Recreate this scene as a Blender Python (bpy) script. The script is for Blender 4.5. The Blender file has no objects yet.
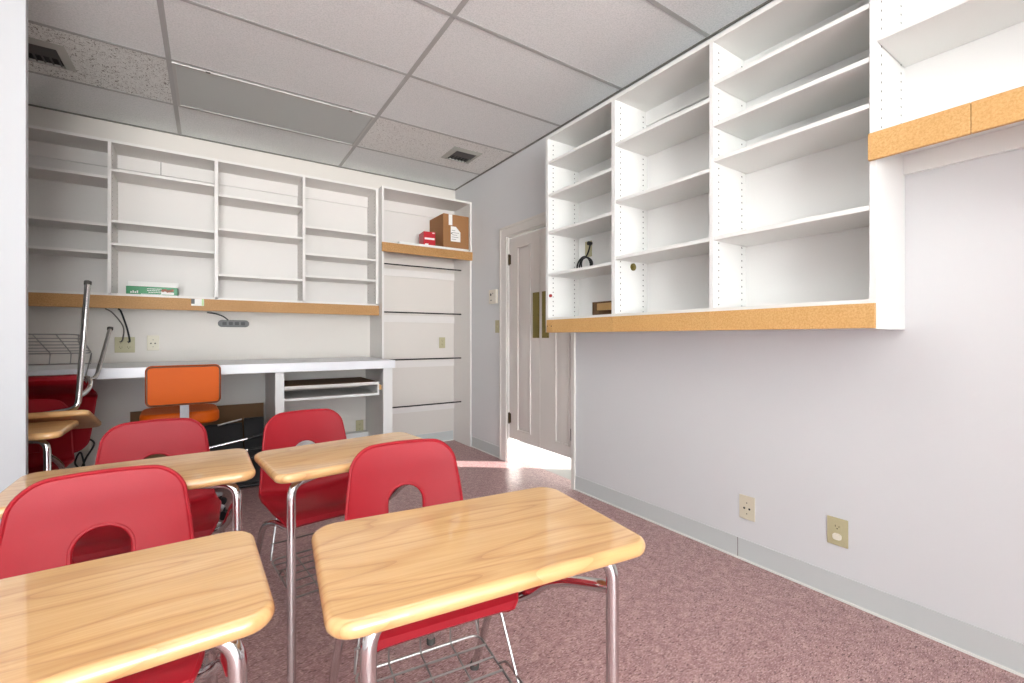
import bpy, bmesh, math, random
from mathutils import Vector, Matrix
random.seed(7)
D = bpy.data; SC = bpy.context.scene; COL = SC.collection
E = 1.12            # eye height; heights below are often written as E + offset
PI = math.pi

# ------------------------------------------------------------------ materials
def lin(c):
    r = []
    for v in c:
        v = v/255.0
        r.append(v/12.92 if v <= .04045 else ((v+.055)/1.055)**2.4)
    return (r[0], r[1], r[2], 1)

def mat(name, rgb, rough=.5, metal=0, spec=None, bump=None, coat=0):
    m = D.materials.new(name); m.use_nodes = True
    b = m.node_tree.nodes['Principled BSDF']
    b.inputs['Base Color'].default_value = lin(rgb)
    b.inputs['Roughness'].default_value = rough
    b.inputs['Metallic'].default_value = metal
    if spec is not None: b.inputs['Specular IOR Level'].default_value = spec
    if coat: b.inputs['Coat Weight'].default_value = coat; b.inputs['Coat Roughness'].default_value = .08
    if bump:
        nt = m.node_tree; n = nt.nodes.new('ShaderNodeTexNoise'); tc = nt.nodes.new('ShaderNodeTexCoord')
        n.inputs['Scale'].default_value = bump[0]; n.inputs['Detail'].default_value = 3
        bp = nt.nodes.new('ShaderNodeBump'); bp.inputs['Strength'].default_value = bump[1]; bp.inputs['Distance'].default_value = .002
        nt.links.new(tc.outputs['Object'], n.inputs['Vector']); nt.links.new(n.outputs['Fac'], bp.inputs['Height'])
        nt.links.new(bp.outputs['Normal'], b.inputs['Normal'])
    return m

def ramp(nt, src, stops):
    r = nt.nodes.new('ShaderNodeValToRGB'); el = r.color_ramp.elements
    while len(el) < len(stops): el.new(.5)
    for e, (p, c) in zip(el, stops): e.position = p; e.color = c
    nt.links.new(src, r.inputs['Fac']); return r.outputs['Color']

def mix(nt, fac, a, b, mode='MIX'):
    m = nt.nodes.new('ShaderNodeMix'); m.data_type = 'RGBA'; m.blend_type = mode
    if isinstance(fac, (int, float)): m.inputs[0].default_value = fac
    else: nt.links.new(fac, m.inputs[0])
    for k, v in ((6, a), (7, b)):
        if isinstance(v, tuple): m.inputs[k].default_value = v
        else: nt.links.new(v, m.inputs[k])
    return m.outputs[2]

def noise(nt, vec, scale, detail=2, rough=.5, dist=0):
    n = nt.nodes.new('ShaderNodeTexNoise'); n.inputs['Scale'].default_value = scale
    n.inputs['Detail'].default_value = detail; n.inputs['Roughness'].default_value = rough
    n.inputs['Distortion'].default_value = dist
    nt.links.new(vec, n.inputs['Vector']); return n.outputs['Fac']

def mapping(nt, scale=(1,1,1), rot=(0,0,0), loc=(0,0,0)):
    tc = nt.nodes.new('ShaderNodeTexCoord'); mp = nt.nodes.new('ShaderNodeMapping')
    mp.inputs['Scale'].default_value = scale; mp.inputs['Rotation'].default_value = rot; mp.inputs['Location'].default_value = loc
    nt.links.new(tc.outputs['Object'], mp.inputs['Vector']); return mp.outputs['Vector']

M = {}
M['paint'] = mat('wall_paint', (219,220,221), .55, bump=(90,.08))
M['laminate'] = mat('white_laminate', (235,235,232), .42)
M['paint_warm'] = mat('wall_paint_beige', (224,218,211), .55, bump=(90,.08))
M['lam_warm'] = mat('cream_laminate', (233,229,225), .42)
M['back_warm'] = mat('cream_backing', (225,221,217), .5)
M['backing'] = mat('cabinet_backing', (243,243,241), .5)
M['counter'] = mat('counter_laminate', (236,237,241), .3)
M['trimwhite'] = mat('painted_trim', (226,222,216), .4)
M['doorwhite'] = mat('door_paint', (222,216,210), .4)
M['hole'] = mat('peg_hole', (80,77,74), .9)
M['seam'] = mat('dark_seam', (110,106,100), .9)
M['vinyl_base'] = mat('cove_base_vinyl', (203,207,206), .45)
M['caulk'] = mat('caulk', (232,232,228), .6)
M['tbar'] = mat('ceiling_grid', (186,187,186), .45)
M['angle'] = mat('wall_angle_shadow_gap', (120,118,112), .7)  # dark tone carries the shadow gap along the ceiling edge
M['chrome'] = mat('chrome_tube', (215,214,214), .13, 1)
M['wire'] = mat('wire_rod', (170,168,166), .35, 1)
M['darkmetal'] = mat('dark_metal', (48,46,46), .4, .6)
M['rubber'] = mat('grey_glide', (75,72,68), .7)
M['black'] = mat('black_plastic', (22,22,24), .45)
M['blackfab'] = mat('black_vinyl', (17,17,20), .6, bump=(160,.3))
M['red'] = mat('red_plastic', (156,18,32), .45, spec=.3, bump=(260,.05))
M['orange'] = mat('orange_vinyl', (196,84,4), .5, spec=.18, bump=(120,.08))
M['piping'] = mat('brown_piping', (96,50,20), .5)
M['greypaint'] = mat('grey_enamel', (172,172,176), .35)
M['brass'] = mat('aged_brass', (138,124,66), .35, .7)
M['bronze'] = mat('bronze_hinge', (78,62,36), .4, .7)
M['ivory'] = mat('ivory_plastic', (216,208,186), .4)
M['almond'] = mat('almond_plastic', (190,182,146), .4)
M['offwhite'] = mat('offwhite_plastic', (232,226,212), .4)
M['socket'] = mat('socket_slot', (40,34,28), .8)
M['card'] = mat('corrugated_cardboard', (158,112,70), .75, bump=(60,.1))
M['card_and_shade'] = mat('old_cardboard_and_shade', (120,88,58), .8, bump=(60,.1))  # real cardboard brown, also painted shade on the drawer board
M['redbox'] = mat('red_carton', (190,22,38), .35)
M['green'] = mat('green_carton', (8,128,70), .35)
M['paper'] = mat('white_paper', (240,238,234), .6)
M['photo'] = mat('printed_food', (150,84,58), .5)
M['strip'] = mat('power_strip_grey', (92,92,92), .5)
M['greyframe'] = mat('fixture_frame', (196,196,193), .4)
M['diff_off'] = mat('unlit_diffuser', (196,201,199), .35)
M['vent_frame'] = mat('vent_frame', (182,184,178), .45)
M['vent_dark'] = mat('vent_dark', (38,38,40), .6)
M['pine'] = mat('pine_block', (214,170,108), .55)
M['redmark'] = mat('red_knob', (150,18,18), .3)
M['concrete'] = mat('outside_paving', (168,166,164), .8)
M['blocker'] = mat('light_blocker', (178,176,172), .8)  # for the unseen light blockers outside

def emis(name, rgb, s):
    m = D.materials.new(name); m.use_nodes = True
    b = m.node_tree.nodes['Principled BSDF']
    b.inputs['Base Color'].default_value = lin(rgb)
    b.inputs['Emission Color'].default_value = lin(rgb); b.inputs['Emission Strength'].default_value = s
    return m
M['lamp'] = emis('lit_diffuser', (248,250,246), 5.2)

def floor_mat():
    m = mat('mauve_vinyl', (166,128,128), .33); nt = m.node_tree; b = nt.nodes['Principled BSDF']
    cols = []
    base = lin((176,138,138)); 
    v0 = mapping(nt, (1,1,1))
    n0 = noise(nt, v0, 26, 5, .62)
    c = ramp(nt, n0, [(.30, lin((150,110,111))), (.5, lin((174,136,135))), (.68, lin((196,160,157)))])
    for k, (ang, sc, th, col) in enumerate(((.4, 1, .615, (128,88,88)), (1.5, 1.1, .62, (214,184,180)), (2.4, .9, .62, (140,98,98)), (-.5, 1.2, .63, (208,176,172)), (.9, .7, .655, (104,70,68)))):
        v = mapping(nt, (60*sc, 230*sc, 1), (0,0,ang), (k*3.7, k*1.3, 0))
        f = noise(nt, v, 1, 1.5, .5)
        mask = ramp(nt, f, [(th-.03, (0,0,0,1)), (th+.04, (1,1,1,1))])
        c = mix(nt, mask, c, lin(col))
    nt.links.new(c, b.inputs['Base Color'])
    return m
M['floor'] = floor_mat()

def wood_mat():
    m = mat('oak_laminate', (232,186,124), .36); nt = m.node_tree; b = nt.nodes['Principled BSDF']
    v = None
    dist = noise(nt, mapping(nt, (1.15, 6.5, 2)), 1.3, 2, .42)
    w = nt.nodes.new('ShaderNodeMath'); w.operation = 'MULTIPLY'; nt.links.new(dist, w.inputs[0]); w.inputs[1].default_value = 9
    fr = nt.nodes.new('ShaderNodeMath'); fr.operation = 'FRACT'; nt.links.new(w.outputs[0], fr.inputs[0])
    rings = ramp(nt, fr.outputs[0], [(0, lin((180,122,70))), (.16, lin((211,163,106))), (.7, lin((221,176,120))), (1, lin((203,150,94)))])
    fine = noise(nt, mapping(nt, (5, 190, 40)), 1, 3, .6)
    fc = ramp(nt, fine, [(.35, lin((204,152,94))), (.62, lin((226,185,132)))])
    c = mix(nt, .38, rings, fc)
    br = noise(nt, mapping(nt, (2.2, 16, 4)), 1, 2, .5)
    c2 = mix(nt, ramp(nt, br, [(.56, (0,0,0,1)), (.75, (.55,.55,.55,1))]), c, lin((184,126,72)))
    nt.links.new(c2, b.inputs['Base Color'])
    b.inputs['Coat Weight'].default_value = .9; b.inputs['Coat Roughness'].default_value = .05
    return m
M['wood'] = wood_mat()

def particle(name, a, b_, c_):
    m = mat(name, a, .6); nt = m.node_tree; b = nt.nodes['Principled BSDF']
    f = noise(nt, mapping(nt), 150, 4, .75)
    c = ramp(nt, f, [(.36, lin(b_)), (.5, lin(a)), (.64, lin(c_))])
    g = noise(nt, mapping(nt), 5, 3, .6)
    c = mix(nt, ramp(nt, g, [(.4, (0,0,0,1)), (.75, (.4,.4,.4,1))]), c, lin(b_))
    nt.links.new(c, b.inputs['Base Color']); return m
M['particle'] = particle('particle_board_edge', (212,166,104), (200,152,88), (222,180,122))
M['mdf'] = particle('brown_board_edge', (184,138,84), (164,118,66), (196,150,96))

def tile(name, a, fis, amt=1):
    m = mat(name, a, .85); nt = m.node_tree; b = nt.nodes['Principled BSDF']
    f = noise(nt, mapping(nt), 130, 3, .7)
    c = ramp(nt, f, [(.3, lin(tuple(x-17 for x in a))), (.62, lin(tuple(min(255, x+8) for x in a)))])
    if fis:
        f2 = noise(nt, mapping(nt, (105, 62, 60), (0,0,.5)), 1.0, 2.5, .6, 1.0)
        c = mix(nt, ramp(nt, f2, [(.345, (amt,amt,amt,1)), (.395, (0,0,0,1))]), c, lin((112,106,98)))
        f3 = noise(nt, mapping(nt, (60, 130, 60), (0,0,-.7), (4,2,0)), 1.0, 2, .6, 1.0)
        c = mix(nt, ramp(nt, f3, [(.34, (amt,amt,amt,1)), (.385, (0,0,0,1))]), c, lin((128,120,110)))
    bp = nt.nodes.new('ShaderNodeBump'); bp.inputs['Strength'].default_value = .35; bp.inputs['Distance'].default_value = .002
    nt.links.new(f, bp.inputs['Height']); nt.links.new(bp.outputs['Normal'], b.inputs['Normal'])
    nt.links.new(c, b.inputs['Base Color']); return m
M['tile'] = tile('ceiling_tile', (245,250,249), False)
M['tile_f'] = tile('fissured_tile', (244,246,243), True)
M['tile_g'] = tile('light_fissured_tile', (244,245,242), True, .45)

# ------------------------------------------------------------------ mesh helpers
class MB:
    def __init__(s): s.bm = bmesh.new(); s.mi = 0; s.bev = False
    def _f(s, vs, smooth=False):
        try: f = s.bm.faces.new(vs)
        except ValueError: return
        f.material_index = s.mi; f.smooth = smooth
    def box(s, x0, x1, y0, y1, z0, z1):
        v = [s.bm.verts.new((x, y, z)) for z in (z0, z1) for y in (y0, y1) for x in (x0, x1)]
        for q in ((0,2,3,1),(4,5,7,6),(0,1,5,4),(1,3,7,5),(3,2,6,7),(2,0,4,6)): s._f([v[i] for i in q])
        return s
    def bbox(s, x0, x1, y0, y1, z0, z1, r=.003, seg=2):
        t = bmesh.new(); c = Vector(((x0+x1)/2, (y0+y1)/2, (z0+z1)/2))
        bmesh.ops.create_cube(t, size=1, matrix=Matrix.Translation(c) @ Matrix.Diagonal((x1-x0, y1-y0, z1-z0, 1)))
        bmesh.ops.bevel(t, geom=t.edges[:], offset=r, segments=seg, affect='EDGES', profile=.5)
        s.join(t, True); s.bev = True; return s
    def join(s, t, smooth=False):
        mp = {}
        for v in t.verts: mp[v] = s.bm.verts.new(v.co)
        for f in t.faces: s._f([mp[v] for v in f.verts], smooth)
        t.free()
    def tube(s, pts, r, n=10, closed=False, cap=True, rx=None):
        pts = [Vector(p) for p in pts]; N = len(pts); rings = []
        prev = None
        for i, p in enumerate(pts):
            if closed: t = (pts[(i+1) % N]-pts[i-1])
            else: t = pts[min(i+1, N-1)]-pts[max(i-1, 0)]
            t.normalize()
            if prev is None:
                u = t.orthogonal().normalized()
            else:
                u = prev - t*prev.dot(t)
                u = u.normalized() if u.length > 1e-6 else t.orthogonal().normalized()
            prev = u; w = t.cross(u)
            rr = r[i] if isinstance(r, (list, tuple)) else r
            rings.append([s.bm.verts.new(p + (u*math.cos(2*PI*k/n) + w*math.sin(2*PI*k/n))*rr) for k in range(n)])
        for i in range(N if closed else N-1):
            a, b = rings[i], rings[(i+1) % N]
            for k in range(n): s._f([a[k], a[(k+1) % n], b[(k+1) % n], b[k]], True)
        if cap and not closed: s._f(rings[0][::-1]); s._f(rings[-1])
        return s
    def cyl(s, p0, p1, r, n=16): return s.tube([p0, p1], r, n)
    def lathe(s, prof, n=24, o=(0,0,0)):
        rs = [[s.bm.verts.new((o[0]+r*math.cos(2*PI*k/n), o[1]+r*math.sin(2*PI*k/n), o[2]+z)) for k in range(n)] for r, z in prof]
        for a, b in zip(rs, rs[1:]):
            for k in range(n): s._f([a[k], a[(k+1) % n], b[(k+1) % n], b[k]], True)
        s._f(rs[0][::-1]); s._f(rs[-1]); return s
    def prism(s, poly, d0, d1, axis='z', r=0, seg=3):
        """poly: 2D points; extruded between d0 and d1 along axis"""
        def P(a, b, d): return {'z': (a, b, d), 'x': (d, a, b), 'y': (a, d, b)}[axis]
        t = bmesh.new(); lo = [t.verts.new(P(a, b, d0)) for a, b in poly]; hi = [t.verts.new(P(a, b, d1)) for a, b in poly]
        n = len(poly); fb = t.faces.new(lo[::-1]); ft = t.faces.new(hi)
        for i in range(n): t.faces.new([lo[i], lo[(i+1) % n], hi[(i+1) % n], hi[i]])
        bmesh.ops.recalc_face_normals(t, faces=t.faces[:])
        if r:
            ed = [e for e in t.edges if (e.verts[0] in lo) == (e.verts[1] in lo)]
            bmesh.ops.bevel(t, geom=ed, offset=r, segments=seg, affect='EDGES', profile=.5)
        s.join(t, bool(r)); s.bev = s.bev or bool(r); return s
    def mesh(s, name, mats):
        bmesh.ops.recalc_face_normals(s.bm, faces=s.bm.faces[:])
        me = D.meshes.new(name); s.bm.to_mesh(me); s.bm.free()
        for m in (mats if isinstance(mats, (list, tuple)) else [mats]): me.materials.append(m)
        return me
    def build(s, name, mats, parent=None):
        me = s.mesh(name, mats)
        try: me.set_sharp_from_angle(angle=math.radians(38))
        except Exception: pass
        o = D.objects.new(name, me); COL.objects.link(o)
        if parent: o.parent = parent
        if s.bev: wn_ = o.modifiers.new('weighted', 'WEIGHTED_NORMAL'); wn_.keep_sharp = True
        return o

def tag(o, label=None, cat=None, group=None, kind=None):
    if label: o['label'] = label
    if cat: o['category'] = cat
    if group: o['group'] = group
    if kind: o['kind'] = kind
    return o
def empty(name, loc=(0,0,0), rz=0):
    o = D.objects.new(name, None); COL.objects.link(o); o.location = loc; o.rotation_euler = (0,0,rz)
    o.empty_display_size = .1; return o
def kids(o): return [c for c in D.objects if c.parent == o]
def copy_tree(o, parent=None):
    c = o.copy(); COL.objects.link(c)
    if parent: c.parent = parent
    for ch in kids(o): copy_tree(ch, c)
    return c
def rrect(x0, x1, y0, y1, r, n=6):
    if not isinstance(r, (list, tuple)): r = [r]*4
    out = []
    for (cx, cy, a0, rr) in ((x1-r[0], y1-r[0], 0, r[0]), (x0+r[1], y1-r[1], PI/2, r[1]), (x0+r[2], y0+r[2], PI, r[2]), (x1-r[3], y0+r[3], 1.5*PI, r[3])):
        for k in range(n+1):
            a = a0 + PI/2*k/n; out.append((cx+rr*math.cos(a), cy+rr*math.sin(a)))
    return out
def catmull(P, n=8):
    P = [Vector(p) for p in P]; Q = [P[0]*2-P[1]] + P + [P[-1]*2-P[-2]]; out = []
    for i in range(1, len(Q)-2):
        a, b, c, d = Q[i-1:i+3]
        for k in range(n):
            t = k/n
            out.append(.5*((2*b)+(c-a)*t+(2*a-5*b+4*c-d)*t*t+(3*b-a-3*c+d)*t**3))
    out.append(P[-1]); return out
def bend(P, r, n=6):
    """polyline with rounded corners"""
    P = [Vector(p) for p in P]; out = [P[0]]
    for i in range(1, len(P)-1):
        a, b, c = P[i-1], P[i], P[i+1]; u = (a-b); w = (c-b)
        d = min(r, u.length*.48, w.length*.48); p0 = b+u.normalized()*d; p1 = b+w.normalized()*d
        for k in range(n+1):
            t = k/n; out.append(p0*(1-t)**2 + b*2*t*(1-t) + p1*t*t)
    out.append(P[-1]); return out
def struct(name, mb, mats, parent=None):
    o = mb.build(name, mats, parent)
    if not parent: o['kind'] = 'structure'
    return o

# ------------------------------------------------------------------ room shell
XR, YB, ZC, YF, XL = 2.24, 4.48, E+1.62, -6.0, -1.95
DY0, DY1, DZ = 2.545, 3.42, E+.90        # double door opening
struct('floor', MB().box(XL-.1, 2.36, YF-.1, YB+.1, -.06, 0), M['floor'])
struct('wall_back', MB().box(XL-.1, XR+.12, YB, YB+.12, 0, ZC+.02), M['paint_warm'])
w = MB().box(XR, XR+.12, YF, DY0, 0, ZC+.02).box(XR, XR+.12, DY1+.012, YB, 0, ZC+.02).box(XR, XR+.12, DY0, DY1+.012, DZ+.012, ZC+.02)
struct('wall_right', w, M['paint'])
WX = -.600      # free end of the short partition on the left
WY0, WY1, VZ0, VZ1 = -5.6, -4.2, .30, 2.55      # window band added in the left wall for light, out of view
w = MB().box(XL-.12, XL, YF, WY0, 0, ZC+.02).box(XL-.12, XL, WY1, YB, 0, ZC+.02).box(XL-.12, XL, WY0, WY1, 0, VZ0).box(XL-.12, XL, WY0, WY1, VZ1, ZC+.02)
struct('wall_left', w, M['paint'])
w = MB(); a, b = XL-.09, XL-.03
w.box(a, b, WY0, WY1, VZ0, VZ0+.05).box(a, b, WY0, WY1, VZ1-.05, VZ1)
for k in range(4):
    y = WY0+(WY1-WY0-.05)*k/3; w.box(a, b, y, y+.05, VZ0, VZ1)
struct('added_window_2', w, M['trimwhite'])
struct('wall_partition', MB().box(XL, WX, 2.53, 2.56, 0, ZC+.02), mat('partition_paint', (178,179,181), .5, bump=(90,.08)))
# far end wall behind the viewpoint with a wide window added to light the room
WX0, WX1, WZ0, WZ1 = -1.85, .95, .30, 2.62
w = MB().box(XL-.1, WX0, YF-.12, YF, 0, ZC+.02).box(WX1, XR+.12, YF-.12, YF, 0, ZC+.02).box(WX0, WX1, YF-.12, YF, 0, WZ0).box(WX0, WX1, YF-.12, YF, WZ1, ZC+.02)
struct('wall_front', w, M['paint'])
w = MB(); a, b = YF-.08, YF-.03
w.box(WX0, WX1, a, b, WZ0, WZ0+.04).box(WX0, WX1, a, b, WZ1-.04, WZ1)
for k in range(4):
    x = WX0+(WX1-WX0-.04)*k/3; w.box(x, x+.04, a, b, WZ0, WZ1)
struct('added_window_1', w, M['trimwhite'])

# unseen block added behind the viewpoint to shade the near right wall
struct('added_shade_wall', MB().box(1.25, XR, YF, -1.25, 0, ZC+.02), M['paint'])

# ceiling: tiles with the suspended grid
XS = [-2.64, -1.42, -.2, 1.02, XR]
YS = [YF, -5.38, -4.76, -4.14, -3.52, -2.90, -2.28, -1.66, -1.04, -.42, .20, .82, 1.44, 2.06, 2.68, 3.30, 3.92, YB]
c = MB()
for i in range(4):
    for j in range(len(YS)-1):
        x0, x1, y0, y1 = max(XS[i], XL), XS[i+1], YS[j], YS[j+1]
        c.mi = (0, 1, 0, 2)[i] if j == 15 else 0
        v = [c.bm.verts.new(p) for p in ((x0,y0,ZC),(x0,y1,ZC),(x1,y1,ZC),(x1,y0,ZC))]; c._f(v)
c.mi = 0; c.box(XL-.1, XR+.12, YF-.12, YB+.12, ZC+.02, ZC+.1)
struct('ceiling', c, [M['tile'], M['tile_f'], M['tile_g']])
g = MB()
for x in XS[1:4]: g.box(x-.013, x+.013, YF, YB, ZC-.0032, ZC-.001)
for y in YS[1:-1]: g.box(XL, XR, y-.0115, y+.0115, ZC-.0026, ZC-.0012)
struct('trim_1', g, M['tbar'])
g = MB().box(XL, XR, YB-.012, YB, ZC-.009, ZC-.001).box(XR-.012, XR, YF, YB, ZC-.009, ZC-.001)
struct('trim_2', g, M['angle'])

# baseboards (vinyl cove) with a light line at the foot
def base(name, x0, x1, y0, y1, face):
    m = MB(); m.mi = 0; m.box(x0, x1, y0, y1, 0, .105)
    m.mi = 1
    if face == 'x': m.box(x0-.006, x0, y0, y1, 0, .009)
    else: m.box(x0, x1, y0-.006, y0, 0, .009)
    return struct(name, m, [M['vinyl_base'], M['caulk']])
base('baseboard_right', XR-.006, XR, YF, 2.515, 'x')
base('baseboard_side', XR-.006, XR, 3.545, 4.095, 'x')
base('baseboard_back', -1.9, XR-.03, YB-.006, YB, 'y')
m = MB(); m.box(XR-.0066, XR-.0059, 1.279, 1.282, .002, .105); m.box(XR-.0066, XR-.0059, -.4, -.397, .002, .105)
m.build('joint', M['seam'], D.objects['baseboard_right'])

# door casing and jambs
m = MB()
m.box(XR-.018, XR, DY1+.012, DY1+.115, 0, DZ+.10)
m.box(XR-.024, XR-.018, DY1+.095, DY1+.115, 0, DZ+.10)
m.box(XR-.018, XR, DY0-.03, DY1+.012, DZ+.012, DZ+.10).box(XR-.024, XR-.018, DY0-.03, DY1+.115, DZ+.08, DZ+.10)
m.box(XR-.018, XR, DY0-.032, DY0+.0, 0, DZ+.012)
m.box(XR-.004, XR+.12, DY1, DY1+.012, 0, DZ).box(XR-.004, XR+.12, DY0-.0, DY0+.012, 0, DZ).box(XR-.004, XR+.12, DY0, DY1, DZ, DZ+.012)
struct('trim_3', m, M['trimwhite'])
def leaf(name, y0, y1, py0, py1, plate, hy):
    z0, z1 = .215, DZ-.014; X0, X1 = XR+.012, XR+.047
    pz0, pz1 = E-.815, E+.79
    m = MB()
    m.box(X0, X1, y0, py0, z0, z1).box(X0, X1, py1, y1, z0, z1).box(X0, X1, py0, py1, z0, pz0).box(X0, X1, py0, py1, pz1, z1)
    o = struct(name, m, M['doorwhite'])
    p = MB().box(X0+.012, X1-.012, py0, py1, pz0, pz1)
    # raised field with sloping shoulders
    i = .028; q = [(py0+.006, pz0+.006), (py1-.006, pz0+.006), (py1-.006, pz1-.006), (py0+.006, pz1-.006)]
    r = [(py0+i, pz0+i+.01), (py1-i, pz0+i+.01), (py1-i, pz1-i-.01), (py0+i, pz1-i-.01)]
    a = [p.bm.verts.new((X0+.012, y, z)) for y, z in q]; b = [p.bm.verts.new((X0+.003, y, z)) for y, z in r]
    for k in range(4): p._f([a[k], a[(k+1) % 4], b[(k+1) % 4], b[k]])
    p._f(b); p.build('door_panel', M['doorwhite'], o)
    mo = MB()
    for a_, b_, c_, d_ in ((py0-.008, py0+.006, pz0-.008, pz1+.008), (py1-.006, py1+.008, pz0-.008, pz1+.008), (py0, py1, pz0-.008, pz0+.006), (py0, py1, pz1-.006, pz1+.008)):
        mo.bbox(X0-.009, X0+.006, a_, b_, c_, d_, .004)
    mo.build('moulding', M['doorwhite'], o)
    pl = MB().bbox(X0-.003, X0+.001, plate[0], plate[1], E-.004, E+.375, .001)
    po = pl.build('push_plate', M['brass'], o)
    sc = MB()
    for yy in (plate[0]+.012, plate[1]-.012):
        for zz in (E+.006, E+.185, E+.365): sc.cyl((X0-.0045, yy, zz), (X0-.002, yy, zz), .004, 8)
    sc.build('screw', M['bronze'], po)
    for zz in (E+.70, E-.725):
        h = MB().cyl((X0-.008, hy, zz-.045), (X0-.008, hy, zz+.045), .009, 10)
        h.cyl((X0-.008, hy, zz-.052), (X0-.008, hy, zz+.052), .005, 8).box(X0-.003, X0+.002, hy-.02, hy+.02, zz-.042, zz+.042)
        h.build('hinge', M['bronze'], o)
    return o
leaf('door_1', 2.968, DY1-.004, 3.10, 3.285, (2.972, 3.062), DY1-.006)
leaf('door_2', DY0+.016, 2.962, 2.605, 2.76, (2.845, 2.935), DY0+.018)

# outside the double door: paving and unseen walls and roof added to cut sun and sky
struct('floor_outside', MB().box(2.36, 16, -12, 14, -.06, -.002), M['concrete'])
struct('sky_blocker_outside', MB().box(6.4, 6.55, 1.0, 9, 0, 2.9).box(2.36, 6.4, 7, 7.15, 0, 2.9), M['blocker'])  # added out of view to hide the bright sky beyond the door
struct('sky_blocker_roof', MB().box(2.36, 6.55, -3.1, 7, 2.9, 3.0), M['blocker'])  # unseen roof added to limit skylight at the door
struct('sun_blocker_outside', MB().box(3.30, 3.45, -3, 2.275, 0, 2.9).box(2.36, 3.45, -3.1, -3, 0, 2.9), M['blocker'])  # added sun blocker, its end shapes the streak on the floor

# ------------------------------------------------------------------ cabinets
TH = .019
def pegs(m, plane, s, col, z0, z1, axis, skip=()):
    """two columns of peg holes on a panel face. axis 'y': face normal along y (s = +-1); col = two coordinates"""
    m.mi = 1; z = z0
    while z < z1:
        for c_ in col:
            r = .0042; n = 8; P = []
            for k in range(n):
                a = 2*PI*k/n
                if axis == 'y': P.append((c_+r*math.cos(a), plane+s*.0006, z+r*math.sin(a)))
                else: P.append((plane+s*.0006, c_+r*math.cos(a), z+r*math.sin(a)))
            m._f([m.bm.verts.new(p) for p in P])
        z += .032
    m.mi = 0

# --- wall cabinet on the right wall (fronts face -x, bays run along y)
XF = 1.948
rc = empty('wall_cabinet', (2.09, 1.56, E+.03))
def child(mb, name, mats, root, extra=None):
    o = mb.build(name, mats, root); o.location = -Vector(root.location); 
    if root.rotation_euler.z: o.matrix_parent_inverse = Matrix()
    return o
Z0, Z1 = E+.035, E+1.395
def rpanel(y0, y1, holes_lo, holes_hi, zlo=Z0, zhi=Z1):
    m = MB().box(XF, XR-.002, y0, y1, zlo, zhi)
    if holes_lo: pegs(m, y0, -1, (XF+.045, XR-.05), zlo+.12, zhi-.04, 'y')
    if holes_hi: pegs(m, y1, 1, (XF+.045, XR-.05), zlo+.12, zhi-.04, 'y')
    return child(m, 'side_panel', [M['laminate'], M['hole']], rc)
p0 = rpanel(2.472, 2.498, True, False)
rpanel(1.849, 1.876, True, True); rpanel(1.235, 1.2535, True, True)
pn = rpanel(.6145, .634, False, True, E+.03)
bays = [(1.876, 2.472), (1.2535, 1.849), (.634, 1.235)]
for (a, b) in bays:
    child(MB().box(XF, XR-.004, a, b, Z1-TH, Z1), 'top_panel', M['laminate'], rc)
    child(MB().box(XF, XR-.004, a, b, E+.118, E+.118+TH), 'bottom_panel', M['laminate'], rc)
    m = MB()
    if a > 1.8:   # the last bay's lower backing stops short and shows old brown wall with a wood block
        m.box(XR-.010, XR-.004, a, b, E+.247, Z1-TH)
        m.box(XR-.010, XR-.004, 2.335, b, E+.137, E+.247)
    else: m.box(XR-.010, XR-.004, a, b, E+.137, Z1-TH)
    child(m, 'back_panel', M['backing'], rc)
    child(MB().box(XR-.026, XR-.0105, a, b, Z1-TH-.085, Z1-TH), 'hanging_rail', M['backing'], rc)
child(MB().box(XF, XR-.004, .634, 2.472, E+.034, E+.052), 'underside_panel', M['laminate'], rc)
for (a, b), zs in zip(bays, ((1.198, .974, .716, .424), (1.106, .776, .450), (1.172, .980, .816, .452))):
    for z in zs:
        o = child(MB().bbox(XF+.002, XR-.012, a+.001, b-.001, E+z, E+z+TH, .0015, 1), 'shelf', M['laminate'], rc)
m = MB()
for a, b in ((2.40, 2.470), (1.857, 2.3985), (1.2425, 1.8555), (.6145, 1.241)): m.bbox(XF-.016, XF-.0005, a, b, E+.033, E+.121, .001, 1)
fo = child(m, 'board_fascia', M['particle'], rc); fo['label'] = 'bare tan particle board strip along the bottom'
for y in (2.415, 2.455): MB().cyl((XF-.0175, y, E+.077), (XF-.0155, y, E+.077), .004, 8).build('screw', M['socket'], fo)
m = MB().box(XR-.0038, XR-.0028, 1.88, 2.335, E+.137, E+.247); child(m, 'exposed_backing', M['card_and_shade'], rc)
m = MB().cyl((XF+.018, 2.4718, E+.29), (XF+.018, 2.462, E+.29), .011, 16); k = child(m, 'red_knob', M['redmark'], rc); k['label'] = 'small dark red round button'
m = MB().cyl((2.10, 1.8490, E+.42), (2.10, 1.843, E+.42), .022, 20).cyl((2.10, 1.8445, E+.42), (2.10, 1.838, E+.42), .012, 16); child(m, 'brass_grommet', M['brass'], rc)
tag(rc, 'long white three bay open cabinet hung on the right wall, tan board bottom edge', 'cabinet')

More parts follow.
